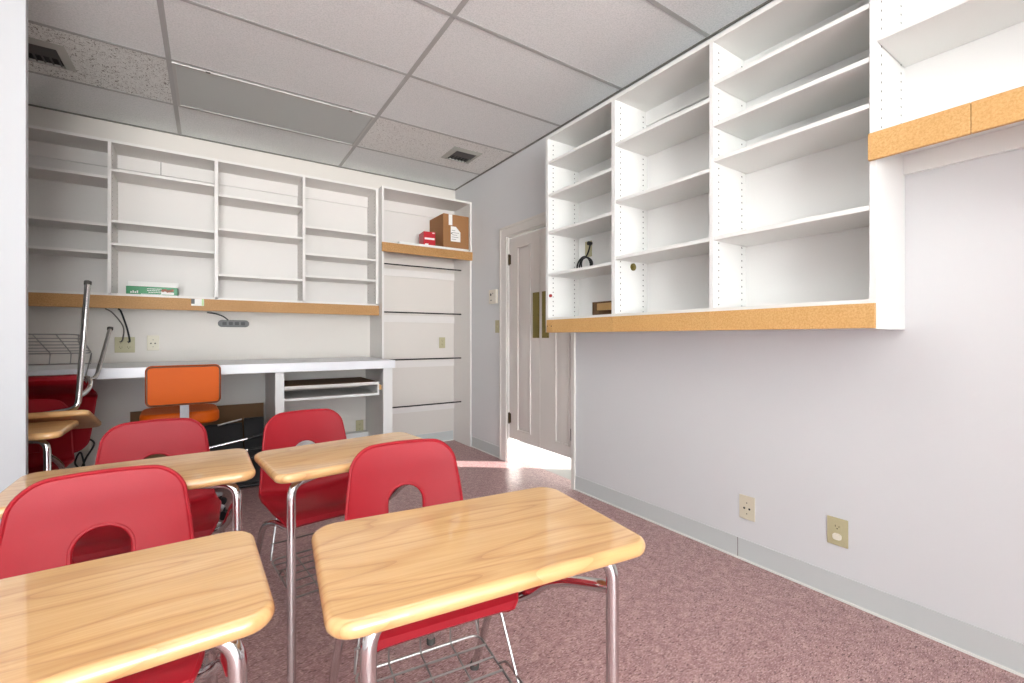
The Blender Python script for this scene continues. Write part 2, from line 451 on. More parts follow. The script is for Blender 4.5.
# --- shelf unit continuing towards the viewer
nc = empty('shelf_unit', (2.09, .0, E+.63))
child(MB().box(XF, XR-.002, -1.2, -1.18, E+.60, Z1), 'side_panel', M['laminate'], nc)
child(MB().box(XF, XR-.004, -1.18, .6143, Z1-TH, Z1), 'top_panel', M['laminate'], nc)
child(MB().box(XF, XR-.004, -1.18, .6143, E+.700, E+.719), 'bottom_panel', M['laminate'], nc)
child(MB().box(XR-.010, XR-.004, -1.18, .6143, E+.719, Z1-TH), 'back_panel', M['backing'], nc)
child(MB().bbox(XF+.002, XR-.012, -1.179, .6133, E+1.040, E+1.040+TH, .0015, 1), 'shelf', M['laminate'], nc)
child(MB().box(XR-.022, XR-.002, -1.18, .6143, E+.626, E+.6995), 'hanging_rail', M['laminate'], nc)
m = MB()
m.bbox(XF-.016, XF-.0005, .3745, .634, E+.624, E+.7185, .001, 1); m.bbox(XF-.016, XF-.0005, -1.2, .373, E+.624, E+.7185, .001, 1)
child(m, 'board_fascia', M['particle'], nc)
m = MB(); pegs(m, .6140, -1, (XF+.045, XR-.05), E+.75, Z1-.04, 'y'); tag(child(m, 'peg_holes', [M['hole'], M['hole']], nc), kind='stuff')
tag(nc, 'white wall shelf at top right, nearest the viewer, with thick tan board edge', 'shelf')

# --- upper cabinets on the back wall (fronts face -y, bays run along x)
YU = 4.19
uc = empty('wall_cabinet', (.05, 4.34, E+.20))
divs = [(-1.219, -1.200), (-.594, -.575), (.029, .053), (.656, .676), (1.279, 1.303)]
for i, (a, b) in enumerate(divs):
    m = MB().box(a, b, YU, YB-.002, E+.30, E+1.385)
    if i > 0: pegs(m, a, -1, (YU+.05, YB-.05), E+.36, E+1.33, 'x')
    if i < 4: pegs(m, b, 1, (YU+.05, YB-.05), E+.36, E+1.33, 'x')
    child(m, 'side_panel', [M['lam_warm'], M['hole']], uc)
ZU = E+1.385
for (a, b), zs in zip([(divs[i][1], divs[i+1][0]) for i in range(4)],
                      ((1.108, .776, .582), (1.166, .808, .648), (1.098, .835, .478), (.938, .706, .516))):
    child(MB().box(a, b, YU, YB-.004, ZU-TH, ZU), 'top_panel', M['lam_warm'], uc)
    child(MB().box(a, b, YB-.010, YB-.004, E+.31, ZU-TH), 'back_panel', M['back_warm'], uc)
    m = MB().box(a, b, YB-.026, YB-.0105, ZU-TH-.10, ZU-TH); child(m, 'hanging_rail', M['back_warm'], uc)
    for z in zs: child(MB().bbox(a+.001, b-.001, YU+.002, YB-.012, E+z, E+z+TH-.001, .0015, 1), 'shelf', M['lam_warm'], uc)
child(MB().box(-1.219, 1.303, YU, YB-.004, E+.293, E+.311), 'bottom_panel', M['lam_warm'], uc)
f1 = child(MB().bbox(-1.219, 1.303, YU-.016, YU-.0005, E+.204, E+.2935, .001, 1), 'board_fascia', M['mdf'], uc)
f1['label'] = 'long brown board strip along the bottom'
m = MB().box(-1.219, 1.28, YB-.02, YB-.002, E+.22, E+.292); child(m, 'lower_rail', M['lam_warm'], uc)
tag(uc, 'wide white four bay open wall cabinet above the counter on the back wall', 'cabinet')
# seam between rail boards
m = MB().box(-.32, -.316, YB-.0266, YB-.026, ZU-TH-.10, ZU-TH); child(m, 'rail_joint', M['seam'], uc)

# --- tall cabinet in the corner
YT = 4.10; TX0, TX1 = 1.307, 2.236
tc = empty('tall_cabinet', (1.77, 4.29, 0))
for a, b in ((TX0, TX0+TH), (TX1-TH, TX1)):
    child(MB().box(a, b, YT, YB-.007, 0, E+1.388), 'side_panel', M['lam_warm'], tc)
child(MB().box(TX0+TH, TX1-TH, YT, YB-.004, E+1.388-TH, E+1.388), 'top_panel', M['lam_warm'], tc)
child(MB().box(TX0+TH, TX1-TH, YB-.010, YB-.004, E+.88, E+1.388-TH), 'back_panel', M['back_warm'], tc)
child(MB().box(TX0+TH, TX1-TH, YB-.026, YB-.0105, E+1.388-TH-.10, E+1.388-TH), 'hanging_rail', M['back_warm'], tc)
child(MB().bbox(TX0+TH+.001, TX1-TH-.001, YT+.001, YB-.012, E+.862, E+.881, .0015, 1), 'shelf', M['lam_warm'], tc)
child(MB().bbox(TX0-.004, TX1+.002, YT-.016, YT-.0005, E+.787, E+.872, .001, 1), 'board_fascia', M['mdf'], tc)
for z in (.711, .246, -.217, -.681):
    child(MB().cyl((TX0+TH, 4.30, E+z), (TX1-TH, 4.30, E+z), .0065, 8), 'metal_rod', M['darkmetal'], tc)
    child(MB().box(TX0+TH, TX1-TH, YB-.02, YB-.0065, E+z-.19+.10, E+z-.10+.10-.02), 'wall_cleat', M['lam_warm'], tc)
tag(tc, 'tall narrow white open cabinet in the back right corner crossed by thin dark rods', 'cabinet')

# --- counter and base cabinet
YC = 3.69
ct = MB().bbox(-1.9, 1.289, YC, YB-.001, E-.255, E-.189, .003, 2)
ct = ct.build('countertop', M['counter']); tag(ct, 'long white laminate countertop along the back wall below the cabinets', 'countertop')
bc = empty('base_cabinet', (.83, 4.1, 0))
zt = E-.2555
child(MB().box(.401, .460, 3.75, YB-.007, 0, zt), 'side_panel', M['laminate'], bc)
child(MB().box(1.207, 1.265, 3.75, 3.81, 0, zt).box(1.265, 1.284, 3.75, YB-.007, 0, zt), 'side_panel', M['laminate'], bc)
fr = child(MB().box(.461, 1.172, 3.760, 4.30, E-.388, E-.368), 'drawer_board_shaded', M['card_and_shade'], bc)  # dark brown stands in for the shade on its top
child(MB().box(.461, 1.172, 3.750, 3.7595, E-.390, E-.367), 'drawer_edge', M['trimwhite'], bc)
child(MB().box(.461, 1.172, 3.752, 4.30, E-.478, E-.460).box(1.158, 1.172, 3.752, 4.30, E-.46, E-.392), 'drawer_tray', M['laminate'], bc)
child(MB().box(1.172, 1.2065, 3.80, 4.25, E-.44, E-.40), 'drawer_runner', M['pine'], bc)
child(MB().box(.461, 1.2645, YB-.10, YB-.0065, .0, .215), 'plinth_box', M['laminate'], bc)
tag(bc, 'white base cabinet with a shallow open drawer under the right end of the countertop', 'cabinet')

# ------------------------------------------------------------------ desks with attached chairs
def desk_shell():
    prof = catmull([(0,.205,.418), (0,.180,.424), (0,.162,.438), (0,.172,.456), (0,.21,.463), (0,.30,.457), (0,.42,.445), (0,.495,.440), (0,.535,.452), (0,.556,.492), (0,.566,.56), (0,.576,.635), (0,.588,.71), (0,.597,.765), (0,.600,.782)], 5)
    L = [0]
    for a, b in zip(prof, prof[1:]): L.append(L[-1]+(b-a).length)
    T = L[-1]
    # resample, finer towards both ends where the corners are rounded
    ss = [.06*(1-math.cos(PI/2*k/7)) for k in range(7)] + [.06+(T-.13)*k/34 for k in range(35)] + [T-.07+.07*math.sin(PI/2*k/9) for k in range(1, 10)]
    np_ = []
    for q in ss:
        i = 0
        while i < len(L)-2 and L[i+1] < q: i += 1
        np_.append(prof[i].lerp(prof[i+1], min(1, (q-L[i])/(L[i+1]-L[i]))))
    prof = np_; L = ss; T = min(T, L[-1])
    def half(s):
        u = min(1, s/T)
        pts = [(0,.176), (.12,.196), (.35,.210), (.52,.198), (.62,.189), (.8,.176), (1,.157)]
        for (a, wa), (b, wb) in zip(pts, pts[1:]):
            if u <= b: w_ = wa+(wb-wa)*(u-a)/(b-a); break
        r = .062; d = T-s
        if d < r: w_ -= r-math.sqrt(max(0, r*r-(r-d)**2))
        r = .10; d = s
        if d < r: w_ -= (1-math.sqrt(max(0, 1-((r-d)/r)**2)))*.085
        return w_
    def curl(s):
        u = min(1, s/T)
        if u < .18: return .004
        if u < .5: return .004+.020*min(1, (u-.18)/.15)
        if u < .66: return .026
        return .026-.010*(u-.66)/.34
    NU = 22
    def S(i, u):
        p = prof[i]; t = (prof[min(i+1, len(prof)-1)]-prof[max(i-1, 0)]).normalized()
        n = Vector((1,0,0)).cross(t)      # up over the seat, forward over the back
        x = half(L[i])*u; q = min(1, abs(x)/.19)
        e = max(0, (L[i]-(T-.16))/.16); crown = -.016*q*q*e*e*(3-2*e)
        return p + Vector((x, 0, 0)) + n*curl(L[i])*q**2.4 + t*crown
    # resample the profile ends more finely
    bm = bmesh.new(); G = []
    for i in range(len(prof)):
        G.append([bm.verts.new(S(i, -1+2*k/NU)) for k in range(NU+1)])
    for i in range(len(prof)-1):
        for k in range(NU): bm.faces.new([G[i][k], G[i][k+1], G[i+1][k+1], G[i+1][k]])
    me = D.meshes.new('tmp'); bm.to_mesh(me); bm.free(); ob = D.objects.new('tmp', me); COL.objects.link(ob)
    so = ob.modifiers.new('s', 'SOLIDIFY'); so.thickness = .008; so.offset = 0
    # D shaped hand hole
    hole = [(-.060, .505), (.060, .505), (.060, .60)] + [(.060*math.cos(a), .60+.056*math.sin(a)) for a in [PI*k/12 for k in range(1, 12)]] + [(-.060, .60)]
    hb = MB().prism(hole, .40, .75, 'y'); cm = hb.mesh('cut', []); co = D.objects.new('cut', cm); COL.objects.link(co)
    bo = ob.modifiers.new('b', 'BOOLEAN'); bo.operation = 'DIFFERENCE'; bo.object = co; bo.solver = 'EXACT'
    dg = bpy.context.evaluated_depsgraph_get(); ev = ob.evaluated_get(dg); rm = D.meshes.new_from_object(ev)
    m = MB(); t = bmesh.new(); t.from_mesh(rm); m.join(t, True)
    D.objects.remove(ob); D.objects.remove(co); D.meshes.remove(rm)
    # rolled lip round the outline
    n = len(prof)
    outl = [S(i, 1) for i in range(n)] + [S(n-1, 1-2*k/NU) for k in range(1, NU)] + [S(i, -1) for i in range(n-1, -1, -1)] + [S(0, -1+2*k/NU) for k in range(1, NU)]
    m.tube(outl, .0058, 8, closed=True)
    zs = [p.z for p in prof]
    def onback(x, z):
        for i in range(n-1, 0, -1):
            if zs[i-1] <= z <= zs[i] and prof[i].y > .5:
                f_ = (z-zs[i-1])/(zs[i]-zs[i-1]); u = x/half(L[i])
                a, b = S(i-1, u), S(i, u); q = a.lerp(b, f_); return Vector((x, q.y, z))
        return Vector((x, .56, z))
    dense = []
    for (a, b), (c_, d_) in zip(hole, hole[1:]+hole[:1]):
        k_ = max(1, int(math.hypot(a-c_, b-d_)/.015))
        for k in range(k_): dense.append((a+(c_-a)*k/k_, b+(d_-b)*k/k_))
    m.tube([onback(x, z) for x, z in dense], .0062, 8, closed=True)
    return m

R = .0127
def make_desk(sd):
    root = empty('school_desk')
    # desktop: rounded slab with soft bullnose
    poly = rrect(-.285, .285, -.190, .178, [.05, .05, .042, .042], 6)
    dt = MB().prism(poly, .693, .722, 'z', .0125, 4).build('desktop', M['wood'], root)
    sh = desk_shell().build('seat_shell', M['red'], root)
    rv = MB()
    for x, y in ((-.12, .30), (.12, .30), (-.12, .42), (.12, .42)):
        rv.cyl((x, y, .447), (x, y, .4525 if y < .35 else .446), .006, 10)
    x = .236
    # inverted U of front legs; the bar runs under the desktop
    for q in (-x, x):
        MB().tube(bend([(q, -.15, .012), (q, -.148, .681), (q*.35, -.06, .681), (0, -.05, .681)], .045, 8), R, 12).build('leg', M['chrome'], root)
    for s in (-1, 1):
        MB().tube(catmull([(s*.165, .20, .418), (s*.19, .29, .415), (s*.212, .352, .385), (s*.220, .40, .30), (s*.232, .56, .012)], 6), R*.9, 12).build('leg', M['chrome'], root)
    # brace from the right front leg back and down under the seat
    MB().tube(catmull([(sd*.235, -.144, .618), (sd*.2345, -.10, .602), (sd*.233, 0, .562), (sd*.231, .09, .515), (sd*.220, .155, .462), (sd*.190, .23, .424), (sd*.150, .45, .412)], 5), [R*.7, R*.8, R*.9] + [R]*28, 12).build('brace', M['chrome'], root)
    MB().tube([(-.155, .42, .412), (.155, .42, .412)], R*.8, 10).build('seat_rail', M['chrome'], root)
    MB().tube([(-.165, .22, .414), (.165, .22, .414)], R*.8, 10).build('seat_rail', M['chrome'], root)
    for (fx, fy) in ((x, -.15), (-x, -.15), (-.232, .56), (.232, .56)):
        MB().lathe([(.012, 0), (.0155, .002), (.0155, .018), (.0135, .022)], 12, (fx, fy, 0)).build('foot_cap', M['rubber'], root)
    # wire book basket
    w = MB(); r = .0030; z = .225; bx, y0, y1 = .178, .06, .40
    w.tube(bend([(-bx, y0, z), (bx, y0, z), (bx, y1, z), (-bx, y1, z), (-bx, y0+.0, z)], .03, 4), r*1.2, 6)
    for k in range(1, 6): yy = y0+(y1-y0)*k/6; w.tube([(-bx, yy, z+.003), (bx, yy, z+.003)], r, 6)
    for k in range(1, 4): xx = -bx+2*bx*k/4; w.tube(bend([(xx, y0, z), (xx, y1, z), (xx, y1, z+.065)], .015, 3), r*.9, 6)
    w.tube([(-bx, y1, z), (-bx, y1, z+.065), (bx, y1, z+.065), (bx, y1, z)], r*1.1, 6)
    for s in (-1, 1):
        w.tube(bend([(s*.160, .215, .412), (s*(bx+.004), .135, z+.004), (s*(bx-.02), .12, z+.004)], .02, 3), r, 6)
        w.tube([(s*.150, .42, .41), (s*bx, y1, z)], r*1.2, 6)
        w.tube(bend([(s*bx, y0, z), (s*bx, y0, z+.04), (s*bx, y0+.15, z+.04), (s*bx, y0+.2, z)], .02, 3), r, 6)
    w.build('book_basket', M['wire'], root)
    return root
G = 'school desks with attached red chairs'
dA = make_desk(1); dA.location = (.452, .817, 0); dA.rotation_euler.z = math.radians(-6.5)
tag(dA, 'oak topped desk with attached red chair, front centre, its right end clear over the floor', 'desk', G)
dB = copy_tree(dA); dB.location = (.422, 1.668, 0); dB.rotation_euler.z = math.radians(6)
tag(dB, 'oak topped desk with attached red chair standing in front of the white base cabinet', 'desk', G)
dC = copy_tree(dA); dC.location = (-.171, 1.734, 0); dC.rotation_euler.z = math.radians(1)
tag(dC, 'oak topped desk with red chair, left row, in front of the orange chair', 'desk', G)
dD = copy_tree(dC); dD.location = (-.206, .922, 0); dD.rotation_euler.z = math.radians(1.5)
tag(dD, 'oak topped desk with attached red chair at the front left corner, nearest the left wall', 'desk', G)
dE = copy_tree(dC); [c for c in kids(dA) if c.name.startswith('desktop')][0].scale = (1.05, 1.06, 1)
dE.location = (-.81, 2.84, 0); dE.rotation_euler.z = 0
tag(dE, 'oak topped desk with red chair behind the left wall end, standing under the upturned desk', 'desk', G)
dF = copy_tree(dC); dF.location = (-.772, 3.372, 1.369); dF.rotation_euler = (math.radians(18.9), PI, 0); dF.scale = (-1, 1, 1)
tag(dF, 'upturned desk with red chair, chrome legs in the air, stacked on the far left desk', 'desk', G)

# ------------------------------------------------------------------ orange stool chair
oc = empty('office_chair', (-.130, 3.36, 0), math.radians(3))
def rounded_pad(cx, cy, cz, wx, wy, wz, r, axis):
    m = MB()
    if axis == 'y': m.prism([(cx+a, cz+b) for a, b in rrect(-wx/2, wx/2, -wz/2, wz/2, r, 6)], cy-wy/2, cy+wy/2, 'y', .016, 4)
    else: m.prism([(cx+a, cy+b) for a, b in rrect(-wx/2, wx/2, -wy/2, wy/2, r, 6)], cz-wz/2, cz+wz/2, 'z', .020, 4)
    return m
rounded_pad(0, -.16, E-.272, .352, .05, .228, .03, 'y').build('backrest', M['orange'], oc)
pp = MB()
for yy in (-.184, -.136): pp.tube([Vector((a, yy, E-.272+b)) for a, b in rrect(-.168, .168, -.106, .106, .022, 5)], .004, 6, closed=True)
pp.build('piping', M['piping'], D.objects[[c.name for c in kids(oc) if c.name.startswith('backrest')][0]])
rounded_pad(-.015, .08, E-.475, .385, .38, .075, .09, 'z').build('seat', M['orange'], oc)
MB().prism([(-.021, E-.56), (.021, E-.56), (.021, E-.37), (-.021, E-.37)], -.168, -.156, 'y').prism([(-.021, -.168), (.021, -.168), (.021, .1), (-.021, .1)], E-.535, E-.5205, 'z').build('back_bar', M['greypaint'], oc)
MB().cyl((0, .08, .10), (0, .08, E-.535), .022, 14).cyl((0, .08, .10), (0, .08, .36), .03, 14).build('pedestal', M['chrome'], oc)
for k in range(5):
    a = PI/2+2*PI*k/5+.3; ca, sa = math.cos(a), math.sin(a)
    MB().tube([(0, .08, .115), (ca*.12, .08+sa*.12, .11), (ca*.25, .08+sa*.25, .075)], [.022, .018, .013], 8).build('base_arm', M['greypaint'], oc)
    MB().cyl((ca*.25-sa*.018, .08+sa*.25+ca*.018, .028), (ca*.25+sa*.018, .08+sa*.25-ca*.018, .028), .027, 14).cyl((ca*.25, .08+sa*.25, .03), (ca*.25, .08+sa*.25, .075), .007, 8).build('caster', M['black'], oc)
tag(oc, 'orange vinyl padded office chair on a pedestal, facing the counter knee space', 'chair')

# ------------------------------------------------------------------ things on the shelves
def box_thing(name, x0, x1, y0, y1, z0, z1, m_, r=.002, parent=None):
    return MB().bbox(x0, x1, y0, y1, z0, z1, r, 1).build(name, m_, parent)
def carton(name, loc, rz, w_, d_, h_, m_):
    root = empty(name, loc, rz)
    MB().bbox(-w_/2, w_/2, -d_/2, d_/2, 0, h_, .002, 1).build('carton_body', m_, root)
    return root
zs = E+.881
# large cardboard box, corner towards the viewer
lo = MB().bbox(1.47, 2.205, 4.105, 4.42, zs+.001, zs+.018, .0015, 1).build('loose_board', M['laminate'])
tag(lo, 'loose white board lying on the tall cabinet shelf under the boxes', 'board')
zs += .018
cb = carton('cardboard_box', (2.068, 4.285, zs+.001), 0, .285, .34, .335, M['card'])
# label sits on the front (-y) face
MB().box(-.085, -.045, -.1716, -.1704, .225, .332).build('tape_label', M['paper'], cb)
m = MB().prism([(-.062, .065), (.045, .065), (.045, .165), (-.005, .215), (-.062, .215)], -.1716, -.1704, 'y')
lb = m.build('shipping_label', M['paper'], cb)
m = MB()
for k in range(5): m.box(-.052, -.052+(.05, .075, .06, .08, .04)[k], -.1721, -.1717, .085+.022*k, .089+.022*k)
m.box(-.060, -.045, -.1721, -.1717, .140, .150)
m.build('print', M['seam'], lb)
MB().box(-.03, .03, -.17, .17, .3351, .3357).build('tape', M['almond'], cb)
tag(cb, 'brown cardboard box with white labels on the tall corner cabinet shelf', 'box')
rb = carton('small_box', (1.805, 4.235, zs+.001), math.radians(-6), .12, .16, .140, M['redbox'])
MB().box(-.05, .05, -.0812, -.0804, .062, .080).build('white_band', M['paper'], rb)
MB().box(.028, .05, -.0812, -.0804, .124, .134).build('corner_mark', M['paper'], rb)
MB().box(-.045, -.012, -.0812, -.0804, .004, .022).build('white_patch', M['paper'], rb)
MB().box(-.0556, -.0550, -.078, .078, .004, .136).build('side_panel', M['greypaint'], rb)
tag(rb, 'small red carton with a white band left of the cardboard box', 'box')

gb = carton('green_carton', (-.352, 4.29, E+.3115), math.radians(-2), .30, .085, .062, M['green'])
MB().box(-.150, .150, -.0425, .0425, .0621, .0665).box(-.150, .150, .038, .042, .062, .105).build('open_lid', M['paper'], gb)
pr = MB(); yy0, yy1 = -.0432, -.0426
for k in range(3):
    x0 = -.03+.008*(k == 2); ln = (.085, .075, .10)[k]; xx = x0
    while xx < x0+ln:
        l_ = random.uniform(.006, .012); pr.box(xx, xx+l_*.75, yy0, yy1, .044-.013*k, .049-.013*k); xx += l_
xx = -.065
while xx < .05:
    l_ = random.uniform(.004, .009); pr.box(xx, xx+l_*.7, yy0, yy1, .005, .009); xx += l_
for k in range(4): pr.box(-.125+.012*k, -.118+.012*k, yy0, yy1, .012, .024+.006*(k % 2))
pr.build('printing', M['paper'], gb)
MB().prism([(.052, .008), (.128, .008), (.128, .024), (.052, .034)], yy0, yy1, 'y').build('pale_patch', M['paper'], gb)
pm = MB()
for k in range(5): pm.lathe([(.008, -.0005), (.008, .0005)], 10, (0, 0, 0)) if False else pm.cyl((.062+.014*k, yy0-.0004, .036+.004*math.sin(k*2)), (.062+.014*k, yy1, .036+.004*math.sin(k*2)), .010, 12)
pm.build('food_picture', M['photo'], gb)
tag(gb, 'green and white wrap carton on the bottom shelf of the back wall cabinet', 'carton')

sr = MB().cyl((.690, 4.24, E+.962), (.862, 4.27, E+.962), .0045, 8).cyl((.858, 4.27, E+.962), (.868, 4.272, E+.962), .010, 10).build('metal_rod', M['darkmetal'])
tag(sr, 'short dark metal rod lying on a shelf in the back wall cabinet', 'rod')
st = empty('sticker', (-.078, YU-.0162, E+.266))
MB().box(-.040, .040, -.0008, 0, -.026, .026).build('sticker_paper', M['paper'], st)
MB().box(-.040, -.018, -.0012, -.0008, -.012, .026).build('dark_print', M['strip'], st)
MB().box(.026, .038, -.0012, -.0008, -.024, .026).build('green_edge', mat('pale_green_print', (190,222,160), .6), st)
tag(st, 'small white sticker with dark print on the brown board strip', 'sticker')

# cord coil and outlet inside the far bay of the right cabinet
def outlet(name, origin, axis, w_, h_, m_, kind, label, cat='outlet', group=None):
    """axis 'x': plate on a wall facing -x; 'y': facing -y. built facing -y then turned"""
    root = empty(name, origin, {'y': 0, 'x': -PI/2}[axis])
    p = MB().bbox(-w_/2, w_/2, -.006, 0, -h_/2, h_/2, .002, 2).build('cover_plate', m_, root)
    if kind in ('duplex', 'half'):
        cols = [0] if w_ < .1 else [-.023, .023]
        for cx in cols:
            for k, cz in enumerate((.020, -.020)):
                if kind == 'half' and k == 1:
                    MB().prism([(cx+a, cz+b) for a, b in rrect(-.016, .016, -.013, .013, .009, 4)], -.013, -.0055, 'y').build('plug_cap', M['offwhite'], root); continue
                s = MB().prism([(cx+a, cz+b) for a, b in rrect(-.017, .017, -.014, .014, .010, 4)], -.0075, -.0055, 'y').build('receptacle', m_, root)
                MB().box(cx-.008, cx-.006, -.0079, -.0075, cz, cz+.008).box(cx+.006, cx+.008, -.0079, -.0075, cz, cz+.007).cyl((cx, -.0079, cz-.006), (cx, -.0075, cz-.006), .0025, 8).build('slots', M['socket'], s)
    elif kind == 'round':
        s = MB()
        for cx in (-.013, .013): s.cyl((cx, -.0066, -.004), (cx, -.0060, -.004), .0055, 10)
        s.cyl((0, -.0066, .024), (0, -.0060, .024), .003, 8).cyl((0, -.0066, -.030), (0, -.0060, -.030), .003, 8)
        s.build('slots', M['socket'], root)
    elif kind == 'switch':
        MB().bbox(-.005, .005, -.014, -.005, -.012, .012, .002, 1).build('toggle', m_, root)
    tag(root, label, cat, group); return root
outlet('wall_outlet', (XR, 1.234, .268), 'x', .078, .118, M['ivory'], 'round', 'cream round socket plate low on the right wall, farther of two')
outlet('wall_outlet', (XR, .841, .288), 'x', .078, .118, M['almond'], 'half', 'almond outlet with one covered socket low on the right wall, nearer of two')
outlet('wall_outlet', (-.536, YB, E-.056), 'y', .118, .118, M['almond'], 'duplex', 'almond double wide outlet with two cords above the counter')
outlet('wall_outlet', (-.368, YB, E-.042), 'y', .074, .116, M['ivory'], 'round', 'single cream socket plate above the counter, right of the double outlet')
outlet('wall_outlet', (2.08, YB, E-.056), 'y', .070, .116, M['almond'], 'duplex', 'almond outlet on the wall inside the tall corner cabinet')
outlet('wall_outlet', (1.208, YB-.0, E-.912+.05), 'y', .072, .120, M['almond'], 'duplex', 'almond outlet on the wall below the drawer of the base cabinet')
outlet('light_switch', (XR, 3.60, E+.103), 'x', .075, .118, M['almond'], 'switch', 'almond light switch below the thermostat beside the door', 'switch')
outlet('wall_outlet', (XR-.0102, 2.365, E+.625), 'x', .066, .112, M['almond'], 'blank', 'almond plate inside the far bay of the right wall cabinet')
th = empty('thermostat', (XR, 3.655, E+.385), -PI/2)
MB().bbox(-.065, .065, -.028, 0, -.065, .065, .004, 2).build('case', M['offwhite'], th)
MB().cyl((-.025, -.0295, .02), (-.025, -.028, .02), .012, 12).build('dial', M['black'], th)
MB().box(-.035, -.005, -.0288, -.028, -.036, -.030).cyl((.012, -.0292, .030), (.012, -.028, .030), .006, 10).build('marking', M['seam'], th)
tag(th, 'square off white thermostat on the wall left of the door', 'thermostat')

cc = empty('cord_coil', (2.165, 2.335, E+.4445))
m = MB()
for k in range(3):
    P = []
    for j in range(22):
        a = 2*PI*j/22; P.append((-.012+.012*k+.006*math.sin(a*2+k), .066*math.cos(a)*(1-.08*k), .060+.055*math.sin(a)*(1-.04*k)))
    m.tube(P, .0055, 8, closed=True)
m.build('coiled_cable', M['black'], cc)
MB().tube(catmull([(.0, -.01, .112), (.03, .0, .15), (.045, .0, .19), (.055, .005, .215)], 5), .0055, 8).cyl((.035, .005, .215), (.064, .005, .215), .014, 10).build('plug', M['black'], cc)
tag(cc, 'coiled black cable standing on a shelf in the far bay of the right cabinet', 'cable')
wb = MB().bbox(2.205, 2.232, 1.89, 2.26, E+.185, E+.232, .002, 1).build('wood_block', M['pine'])
wb.parent = None
tag(wb, 'small pale wood batten at the back of the right cabinet, bottom far bay', 'wood block')

# power strip under the back cabinet
ps = empty('power_strip', (.166, YB-.0, E+.117))
pl = MB().prism(rrect(-.112, .112, -.028, .028, .027, 6), -.034, -.001, 'y', .004, 2).build('strip_body', M['strip'], ps)
for k in range(4):
    MB().prism([(-.066+.044*k+a, b) for a, b in rrect(-.015, .015, -.013, .013, .004, 3)], -.0352, -.034, 'y').build('socket', M['black'], ps)
tag(ps, 'grey four socket power strip fixed to the wall under the back cabinet', 'power strip')
def cord(pts, r, label, m_='black'):
    o = MB().tube(catmull(pts, 8), r, 8).build('black_cable', M[m_]); tag(o, label, 'cord'); return o
ps_cord = cord([(-.02, YB-.026, E+.205), (.04, YB-.028, E+.195), (.09, YB-.03, E+.175), (.12, YB-.03, E+.15), (.125, YB-.02, E+.142)], .0055, 'black cord from the power strip up under the cabinet')
ps_cord.name = 'supply_cord'; ps_cord.parent = ps; ps_cord.location = -Vector(ps.location)
for k_ in ('label', 'category'): del ps_cord[k_]
cord([(-.570, YB-.03, E+.215), (-.553, YB-.035, E+.19), (-.520, YB-.035, E+.07), (-.505, YB-.03, E-.02), (-.513, YB-.012, E-.034)], .0060, 'black cord plugged into the right half of the double outlet')
cord([(-.645, YB-.03, E+.215), (-.60, YB-.03, E+.18), (-.540, YB-.045, E+.08), (-.545, YB-.03, E-.01), (-.559, YB-.012, E-.034)], .0045, 'brown cord plugged into the left half of the double outlet', 'seam')

# ------------------------------------------------------------------ under the counter
cd = MB().prism([(4.455, .002), (4.465, .002), (4.435, .56), (4.425, .56)], -.50, .385, 'x').build('cardboard_sheet', M['card_and_shade'])
tag(cd, 'brown cardboard sheet leaning on the back wall in the knee space', 'cardboard')
b1 = empty('folded_chair', (.10, 4.1, 0))
def slab(x0, x1, ylo, yhi, zlo, zhi, t, m_, name, parent):
    return MB().prism([(ylo, zlo), (ylo+t, zlo), (yhi+t, zhi), (yhi, zhi)], x0, x1, 'x', .006, 2).build(name, m_, parent)
s1 = slab(-.16, .115, -.06, .10, .19, .44, .03, M['blackfab'], 'back_panel', b1)
s2 = slab(.125, .265, -.06, .11, .19, .47, .03, M['blackfab'], 'side_pad', b1)
s3 = slab(-.16, .265, -.16, -.05, .02, .19, .03, M['blackfab'], 'seat_panel', b1)
MB().cyl((-.14, -.10, .305), (.14, -.09, .345), .010, 10).build('silver_tube', M['chrome'], b1)
MB().cyl((-.14, -.12, .262), (.14, -.12, .265), .009, 10).build('silver_tube', M['chrome'], b1)
MB().cyl((.14, -.09, .345), (.27, -.085, .37), .012, 10).cyl((.14, -.12, .265), (.27, -.12, .268), .012, 10).build('black_tube', M['black'], b1)
MB().cyl((.10, -.17, .20), (.27, -.16, .235), .014, 10).cyl((.02, -.2, .02), (.28, -.22, .02), .012, 10).build('black_tube', M['black'], b1)
MB().cyl((-.05, .075, .44), (.11, .10, .468), .007, 8).build('silver_tube', M['wire'], b1)
tag(b1, 'folded black chairs and silver tubes on the floor under the counter', 'folding chair')

ad = empty('power_adapter', (-.76, 4.40, .36))
MB().bbox(-.045, .045, -.028, .028, -.05, .05, .008, 2).build('adapter_body', M['offwhite'], ad)
MB().tube(catmull([(-.01, -.03, .49), (.03, -.03, .42), (.0, -.03, .28), (-.005, -.03, .12), (.03, -.035, .05), (.07, -.04, -.0), (.03, -.045, -.09), (.0, -.045, -.16), (-.03, -.045, -.12), (.0, -.05, -.05), (.02, -.05, -.16), (.01, -.04, -.24), (.0, .0, -.353)], 7), .006, 8).build('cable', M['black'], ad)
MB().box(-.02, .02, .028, .075, -.02, .02).build('wall_plug', M['offwhite'], ad)
tag(ad, 'white power adapter with tangled black cable on the wall below the counter', 'adapter')

